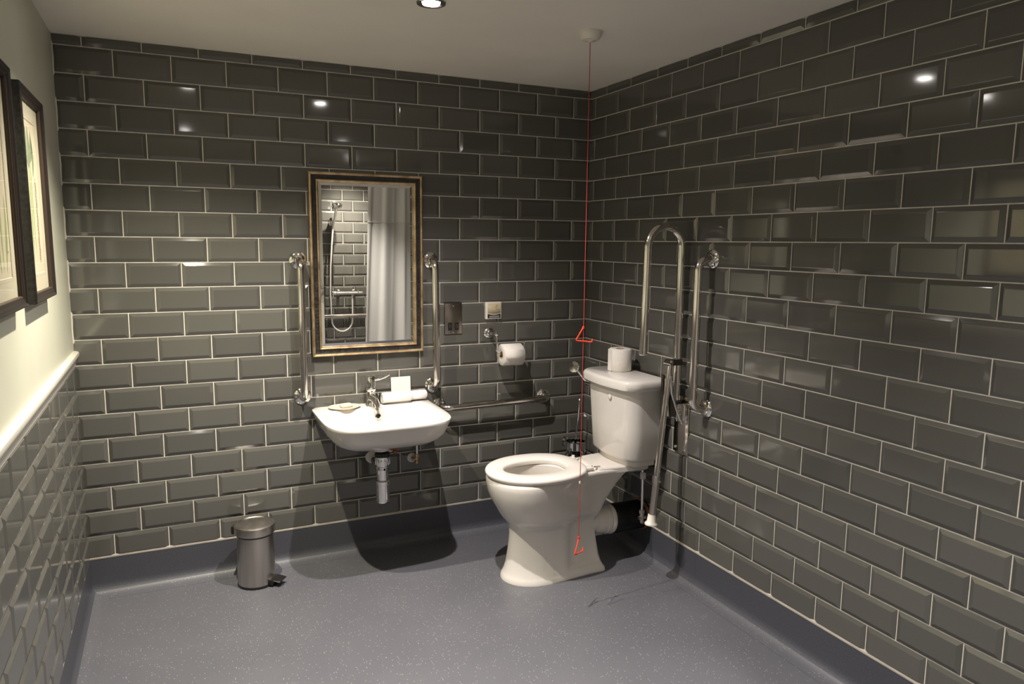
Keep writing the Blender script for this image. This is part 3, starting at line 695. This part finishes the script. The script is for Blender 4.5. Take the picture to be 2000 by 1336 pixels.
# ------------------------------------------------------------------ framed prints on the left wall
def picture(label, y0, y1, z0, z1, kind):
    cy, cz = (y0+y1)/2, (z0+z1)/2; w, h = (y1-y0)/2, (z1-z0)/2
    t = thing('framed_print', label, 'picture', (0.0, cy, cz), 'framed botanical prints'); t.rotation_euler = (0, 0, pi/2)
    # local: x -> +y world, -y -> +x world
    g = G(); frame_ring(g, -w, w, -h, h, [(0, 0), (0, .026), (.002, .029), (.005, .030), (.0075, .029)]); g.build('outer_moulding', M_FBLACK, t, angle=25)
    g = G(); frame_ring(g, -w, w, -h, h, [(.0075, .029), (.012, .0255), (.018, .024), (.023, .0215)]); g.build('moulding', M_FBROWN, t, angle=25)
    g = G(); frame_ring(g, -w, w, -h, h, [(.023, .0215), (.024, .0225), (.0265, .0215), (.028, .018), (.028, .011)]); g.build('slip', M_FGOLD, t, angle=25)
    a = .0275; m = .050
    g = G(); frame_ring(g, -w, w, -h, h, [(a, .0125), (a+m, .0125), (a+m+.0012, .0112)]); g.build('mount', M_MAT, t, angle=10)
    g = G(); g.bb((-w+.004, -.0112, -h+.004), (w-.004, -.0015, h-.004)); g.build('backing', M_PAPER, t)
    # pencil line border on the mount
    g = G(); i0 = a+m-.009
    frame_ring(g, -w, w, -h, h, [(i0, .01262), (i0+.0012, .01262)]); g.build('border_line', M_INK_L, t)
    def blade(g, pts, wd):
        n = len(pts); v = []
        for i, (x, z) in enumerate(pts):
            p0 = pts[max(0, i-1)]; p1 = pts[min(n-1, i+1)]; dx, dz = p1[0]-p0[0], p1[1]-p0[1]; l = math.hypot(dx, dz) or 1
            ww = 1.15*wd*sin(pi*(i+.35)/(n-.3)) if wd > .003 else wd
            v += [(x-dz/l*ww, -.01145-.0001*g.cur, z+dx/l*ww), (x+dz/l*ww, -.01145-.0001*g.cur, z-dx/l*ww)]
        g.add(v, [(2*i, 2*i+1, 2*i+3, 2*i+2) for i in range(n-1)])
    def bez(a, b, c, n=12): return [((1-u)**2*a[0]+2*u*(1-u)*b[0]+u*u*c[0], (1-u)**2*a[1]+2*u*(1-u)*b[1]+u*u*c[1]) for u in [i/n for i in range(n+1)]]
    g = G()
    if kind == 0:
        g.slot(0); blade(g, bez((-.045, -.19), (-.030, -.02), (-.030, .10)), .0075)
        g.slot(0); blade(g, bez((-.005, -.19), (-.01, 0), (.0, .14)), .0065)
        g.slot(1); blade(g, bez((-.03, .08), (-.07, .14), (-.045, .195)), .014); blade(g, bez((-.028, .08), (.0, .13), (-.02, .20)), .015)
        blade(g, bez((.0, .10), (.035, .13), (.03, .19)), .016); blade(g, bez((.03, .06), (.06, .11), (.035, .17)), .012)
        g.slot(2)
        rs = random.Random(5)
        for i in range(24):
            z = .04-.0095*i; x = .055+.004*sin(i*1.3); blade(g, bez((x-.014, z), (x, z+.012), (x+.013, z-.004), 6), .0034)
        blade(g, bez((.055, .06), (.051, -.05), (.056, -.19)), .0016)
        mats = [M_INK_G, M_INK_D, M_INK_R]
    else:
        g.slot(0); blade(g, bez((.03, -.20), (.02, -.05), (.035, .08)), .006); blade(g, bez((.0, -.20), (-.03, -.1), (-.05, -.0)), .014); blade(g, bez((.06, -.20), (.09, -.12), (.085, -.02)), .010)
        g.slot(1); blade(g, bez((-.03, -.12), (.0, -.05), (-.02, .05)), .012); blade(g, bez((.085, -.10), (.06, -.17), (.095, -.15)), .004)
        g.slot(2)
        for k in range(7): blade(g, bez((.03, .07+.01*k), (.03+.03*(k-3), .10+.01*k), (.03+.028*(k-3), .19-.006*abs(k-3))), .013)
        mats = [M_INK_G, M_INK_D, M_INK_P]
    g.build('illustration', mats, t)
    g = G(); e_ = .026; g.add([(-w+e_, -.0155, -h+e_), (w-e_, -.0155, -h+e_), (w-e_, -.0155, h-e_), (-w+e_, -.0155, h-e_)], [(0, 1, 2, 3)]); g.build('glazing', M_PGLASS, t)
picture('black framed botanical print nearest the tiled back wall', -.950, -.572, 1.272, 1.858, 0)
picture('black framed botanical print cut off by the left edge of the photo', -1.455, -1.078, 1.278, 1.862, 1)

# ------------------------------------------------------------------ switch plate, thermostat
t = thing('switch_plate', 'brushed steel plate with two black rocker switches right of the mirror', 'switch', (1.583, -.0048, 1.082))
G().box((0, -.002, 0), (.090, .004, .152), None, .0012).build('back_plate', M_BLACK, t)
fp = G().box((0, -.0055, .001), (.086, .004, .148), None, .0012).build('face_plate', M_PLATE, t)
for s in (-1, 1):
    r = G().box((s*.0175, -.0085, -.036), (.020, .005, .038), None, .0035).build('rocker_switch', M_BLACK, t)
    G().box((s*.0175, -.0112, -.036), (.012, .0012, .020), Matrix.Rotation(R(6), 3, 'X'), .0004).build('rocker_face', M_DARKM, r)
for z in (.062, -.065): G().lathe([(.0035, 0), (.0035, .0008), (.002, .0014)], (0, -.0075, z), 12, (0, -1, 0)).build('screw', M_CHROME, t)
t = thing('wall_thermostat', 'small white wall thermostat with beige face above the roll holder', 'thermostat', (1.790, -.0048, 1.117))
G().box((0, -.008, 0), (.084, .016, .084), None, .002).build('housing', M_WPLAS, t)
g = G(); n = 16; top = [(-.032+.069*i/n, -.0166, .035) for i in range(n+1)]; bot = [(-.032+.069*i/n, -.0166, -.012-.0055*sin(pi*i/n)) for i in range(n+1)]
g.add(top+bot, [(i, i+1, n+2+i, n+1+i) for i in range(n)]); o = g.build('face_panel', M_STAT, t); md = o.modifiers.new('s', 'SOLIDIFY'); md.thickness = .0008; md.offset = 0
g = G(); top = [(-.032+.069*i/n, -.0164, -.016-.0055*sin(pi*i/n)) for i in range(n+1)]; bot = [(-.032+.069*i/n, -.0164, -.038) for i in range(n+1)]
g.add(top+bot, [(i, i+1, n+2+i, n+1+i) for i in range(n)]); o = g.build('dark_panel', M_STATD, t); md = o.modifiers.new('s', 'SOLIDIFY'); md.thickness = .0006; md.offset = 0
G().box((.0035, -.0172, -.030), (.054, .0008, .011)).build('label_strip', M_STATG, t)
g = G()
g.tube([(.0185+.0085*cos(a), -.0172, .0155+.0115*sin(a)) for a in [R(35)+R(290)*i/22 for i in range(23)]], .0009, 6)
g.tube([(.0185+.0040*cos(a), -.0172, .0160+.0050*sin(a)) for a in [R(20)+R(200)*i/12 for i in range(13)]], .0007, 6)
g.lathe([(.0016, 0), (.0016, .0004)], (.0020, -.0170, .0150), 10, (0, -1, 0)); g.lathe([(.0013, 0), (.0013, .0004)], (.0185, -.0170, .0150), 10, (0, -1, 0))
g.build('dial_mark', M_STATI, t)

# ------------------------------------------------------------------ emergency cord
PX, PY = 1.776, -.898
t = thing('emergency_pull_cord', 'red emergency pull cord hanging from a white ceiling switch', 'pull cord', (PX, PY, HC))
G().lathe([(.043, 0), (.043, -.005), (.037, -.022), (.030, -.029), (.012, -.031), (.006, -.036), (.001, -.036)], (0, 0, 0), 36).build('ceiling_rose', M_WPLAS, t)
G().tube([(0, 0, -.034), (.0006, 0, -.6), (.0004, 0, -1.0), (.0012, .001, -1.4), (.0006, 0, -1.8), (-.001, 0, .300-HC)], .0014, 8).build('cord', M_CORD, t)
def tri(name, z, a, sz, tilt):
    d = Vector((cos(a), sin(a), 0)); pts = []
    P = [(0, 1), (-.55, .02), (-.50, -.05), (.62, -.09), (.70, .14)]
    q = Matrix.Rotation(tilt, 3, Vector((-sin(a), cos(a), 0)))
    P3 = [d*(u*sz) + Vector((0, 0, w*sz)) for u, w in P]
    P3 = [q @ p for p in P3]
    pth = arc_path([P3[0]+Vector((.002, 0, -.002)), P3[0], P3[1], P3[3], P3[4]], .004, 4)
    g = G(); g.tube([p + Vector((0, 0, z-HC)) for p in pth], .0028, 10); g.lathe([(.004, -.005), (.005, 0), (.004, .005)], (0, 0, z+sz*.98-HC), 12); return g.build(name, M_RED, t)
tri('pull_handle', 1.080, R(-24), .052, 0)
tri('pull_handle', .232, R(34), .064, R(4))
G().lathe([(.003, -.005), (.0042, 0), (.003, .006)], (0, 0, .52-HC), 10).build('cord_toggle', M_SEAT, t)

# ------------------------------------------------------------------ toilet brush
t = thing('toilet_brush', 'chrome toilet brush in a wall bracket between toilet and back wall', 'toilet brush', (2.212, -.0048, .40))
g = G(); g.lathe([(.024, 0), (.024, .006), (.014, .010), (.009, .014)], (0, 0, .012), 26, (0, -1, 0)); g.cyl((0, -.01, .012), (0, -.062, .012), .008, 14); g.build('bracket', M_CHROME, t)
g = G(); cy = -.112; g.lathe([(.0510, -.022), (.0545, -.018), (.0545, .017), (.0550, .021), (.0520, .023), (.0485, .020), (.0485, -.020)], (0, cy, .018), 36, cap0=False, cap1=False); g.box((-.046, cy-.03, -.002), (.012, .012, .03), None, .002); g.build('holder_ring', M_CHROME, t)
g = G(); g.lathe([(.001, -.13), (.040, -.128), (.045, -.115), (.0465, .030), (.0445, .030), (.043, -.112), (.001, -.122)], (0, cy, .005), 34, cap0=False, cap1=False); g.build('glass_cup', M_GLASS, t)
g = G(); g.lathe([(.001, -.105), (.030, -.10), (.034, -.07), (.034, -.03), (.026, -.01), (.008, 0)], (0, cy, .0), 20); g.build('bristle_head', M_RUBBER, t)
g = G(); g.tube([(0, cy, -.01), (.004, cy, .08), (.016, cy, .17), (.020, cy, .25)], [.0055, .0055, .0062, .0068], 12); g.lathe([(.007, 0), (.0085, .006), (.005, .012), (.001, .013)], (.020, cy, .247), 14); g.build('handle', M_CHROME, t)

# ------------------------------------------------------------------ pedal bin
t = thing('pedal_bin', 'small steel pedal bin on the floor below the left grab rail', 'bin', (.632, -.155, .0008))
G().lathe([(.0775, 0), (.0785, .003), (.0775, .010), (.001, .010)], (0, 0, 0), 48).build('base_ring', M_BLACK, t)
G().lathe([(.0765, .008), (.0765, .04), (.0745, .215), (.0735, .222)], (0, 0, 0), 56, cap0=True, cap1=False).build('body', M_BRUSH, t)
G().lathe([(.0745, .218), (.0775, .226), (.0780, .229), (.0770, .231)], (0, 0, 0), 48, cap0=False).build('inner_rim', M_BLACK, t)
lid = G().lathe([(.0805, .2265), (.0832, .229), (.0836, .257), (.0815, .262), (.0745, .266), (.071, .2665), (.0690, .2635), (.062, .2655), (.040, .2705), (.015, .2735), (.001, .2740)], (0, 0, 0), 56).build('lid', M_BRUSH, t, angle=25)
hd = Vector((-.86, .50, 0))
g = G(); g.box(hd*.088+Vector((0, 0, .232)), (.020, .040, .034), Matrix.Rotation(math.atan2(hd.y, hd.x), 3, 'Z'), .004); g.build('lid_hinge', M_BLACK, t)
pd = Vector((.80, -.60, 0)).normalized(); pa = math.atan2(pd.y, pd.x); rm = Matrix.Rotation(pa, 3, 'Z')
g = G(); g.box(pd*.082+Vector((0, 0, .018)), (.020, .060, .026), rm, .003); g.build('pedal_mount', M_BLACK, t)
g = G(); g.box(pd*.094+Vector((0, 0, .027)), (.056, .052, .005), rm @ Matrix.Rotation(R(8), 3, 'Y'), .0018); pe = g.build('pedal', M_STEEL, t)
g = G(); g.box(pd*.1085+Vector((0, 0, .0285)), (.036, .049, .004), rm @ Matrix.Rotation(R(8), 3, 'Y'), .0012); g.build('pedal_pad', M_BLACK, pe)

# ------------------------------------------------------------------ shower seen in the mirror (behind the camera)
SY = YF+.0048
sx = 1.752
t = thing('shower_set', 'hand shower on a riser rail with hose, seen in the mirror', 'shower', (sx, SY, 1.3))
g = G(); g.tube([(0, .045, -.26), (0, .045, .36)], .010, 14); g.cyl((0, 0, -.24), (0, .045, -.24), .011); g.cyl((0, 0, .34), (0, .045, .34), .011); g.build('riser_rail', M_DARKM, t)
g = G(); g.box((.0, .055, .31), (.040, .045, .05), None, .006); g.cyl((0, .07, .31), (.01, .11, .32), .013); g.build('slider', M_CHROME, t)
g = G(); g.tube([(.008, .10, .30), (.020, .125, .37), (.032, .14, .455)], [.010, .011, .013], 14); g.lathe([(.012, .03), (.045, .020), (.052, .008), (.050, 0), (.001, -.002)], (.034, .15, .468), 30, (0, .55, -1)); g.build('hand_shower', M_CHROME, t)
g = G(); hp = [(.008, .10, .30), (-.01, .10, .12), (-.025, .09, -.1), (-.030, .08, -.35), (-.022, .07, -.55)]
hp += [(-.02+.10*(1-cos(a))*1.0-.0, .065, -.60-.115*sin(a)) for a in [pi*i/12 for i in range(1, 12)]] + [(.182, .06, -.55), (.182, .06, -.45), (.182, .06, -.37)]
g.tube(hp, .0075, 10); g.build('hose', M_SEAT, t)
t = thing('shower_valve', 'horizontal chrome bar shower valve, seen in the mirror', 'shower valve', (1.885, SY, .955))
g = G(); g.tube([(-.10, .06, 0), (.10, .06, 0)], .020, 20); g.build('valve_body', M_CHROME, t)
for s in (-1, 1):
    g = G(); g.cyl((s*.105, .06, 0), (s*.145, .06, 0), .023, 20); g.build('control_knob', M_CHROME, t)
    g = G(); g.cyl((s*.075, 0, 0), (s*.075, .06, 0), .014); g.lathe([(.030, 0), (.028, .006), (.016, .010)], (s*.075, 0, 0), 24, (0, 1, 0)); g.build('wall_connector', M_CHROME, t)
grab('pale horizontal grab rail below the shower valve, seen in the mirror', (1.55, SY, .735), (2.20, SY, .742), (0, 1, 0))
# curtain
def curtain():
    t = thing('shower_curtain', 'white shower curtain hanging behind the camera, seen in the mirror', 'curtain', (2.10, -3.0, 2.09))
    g = G(); nx, nz = 90, 40; vs = []; fs = []; sl = []
    for j in range(nz+1):
        v = j/nz; z = -v*1.93
        for i in range(nx+1):
            u = i/nx; x0 = 1.935-.075*v; x1 = W-.02; x = x0+(x1-x0)*u
            y = -3.0 + (.008+.012*v)*sin(u*2*pi*2.3+.8*sin(3*v)+1) + .004*sin(u*2*pi*5.1+v*2) + .012*v
            vs.append((x-2.10+.006*sin(u*25+2*v), y+3.0, z))
    for j in range(nz):
        for i in range(nx): fs.append((j*(nx+1)+i, j*(nx+1)+i+1, (j+1)*(nx+1)+i+1, (j+1)*(nx+1)+i))
    cut = 10
    g.add(vs, fs); g.m = [1 if (f[0]//(nx+1)) < cut else 0 for f in fs]
    o = g.build('curtain_panel', [M_CURT, M_VOILE], t, angle=60)
    md = o.modifiers.new('s', 'SOLIDIFY'); md.thickness = .0015
    g = G(); row = [vs[cut*(nx+1)+i] for i in range(nx+1)]; g.tube([(x, y+.003, z) for x, y, z in row], .0045, 6); g.build('seam', M_CURT, t)
    for i in range(9):
        x = 1.95+.043*i; G().tube([(x-2.10, .014*cos(a), .018+.016*sin(a)) for a in [2*pi*k/14 for k in range(14)]], .0018, 6, True).build('curtain_ring', M_CHROME, t)
curtain()
t = thing('curtain_rail', 'white shower curtain rail spanning the room behind the camera', 'curtain rail', (1.2, -3.0, 2.118))
G().tube([(1.05-1.2, 0, 0), (W-1.2-.0048, 0, 0)], .0105, 14).build('rail', M_CHROME, t)
G().cyl((1.06-1.2, 0, 0), (1.06-1.2, 0, HC-2.118), .008).build('hanger', M_CHROME, t)
bpy.context.view_layer.update()
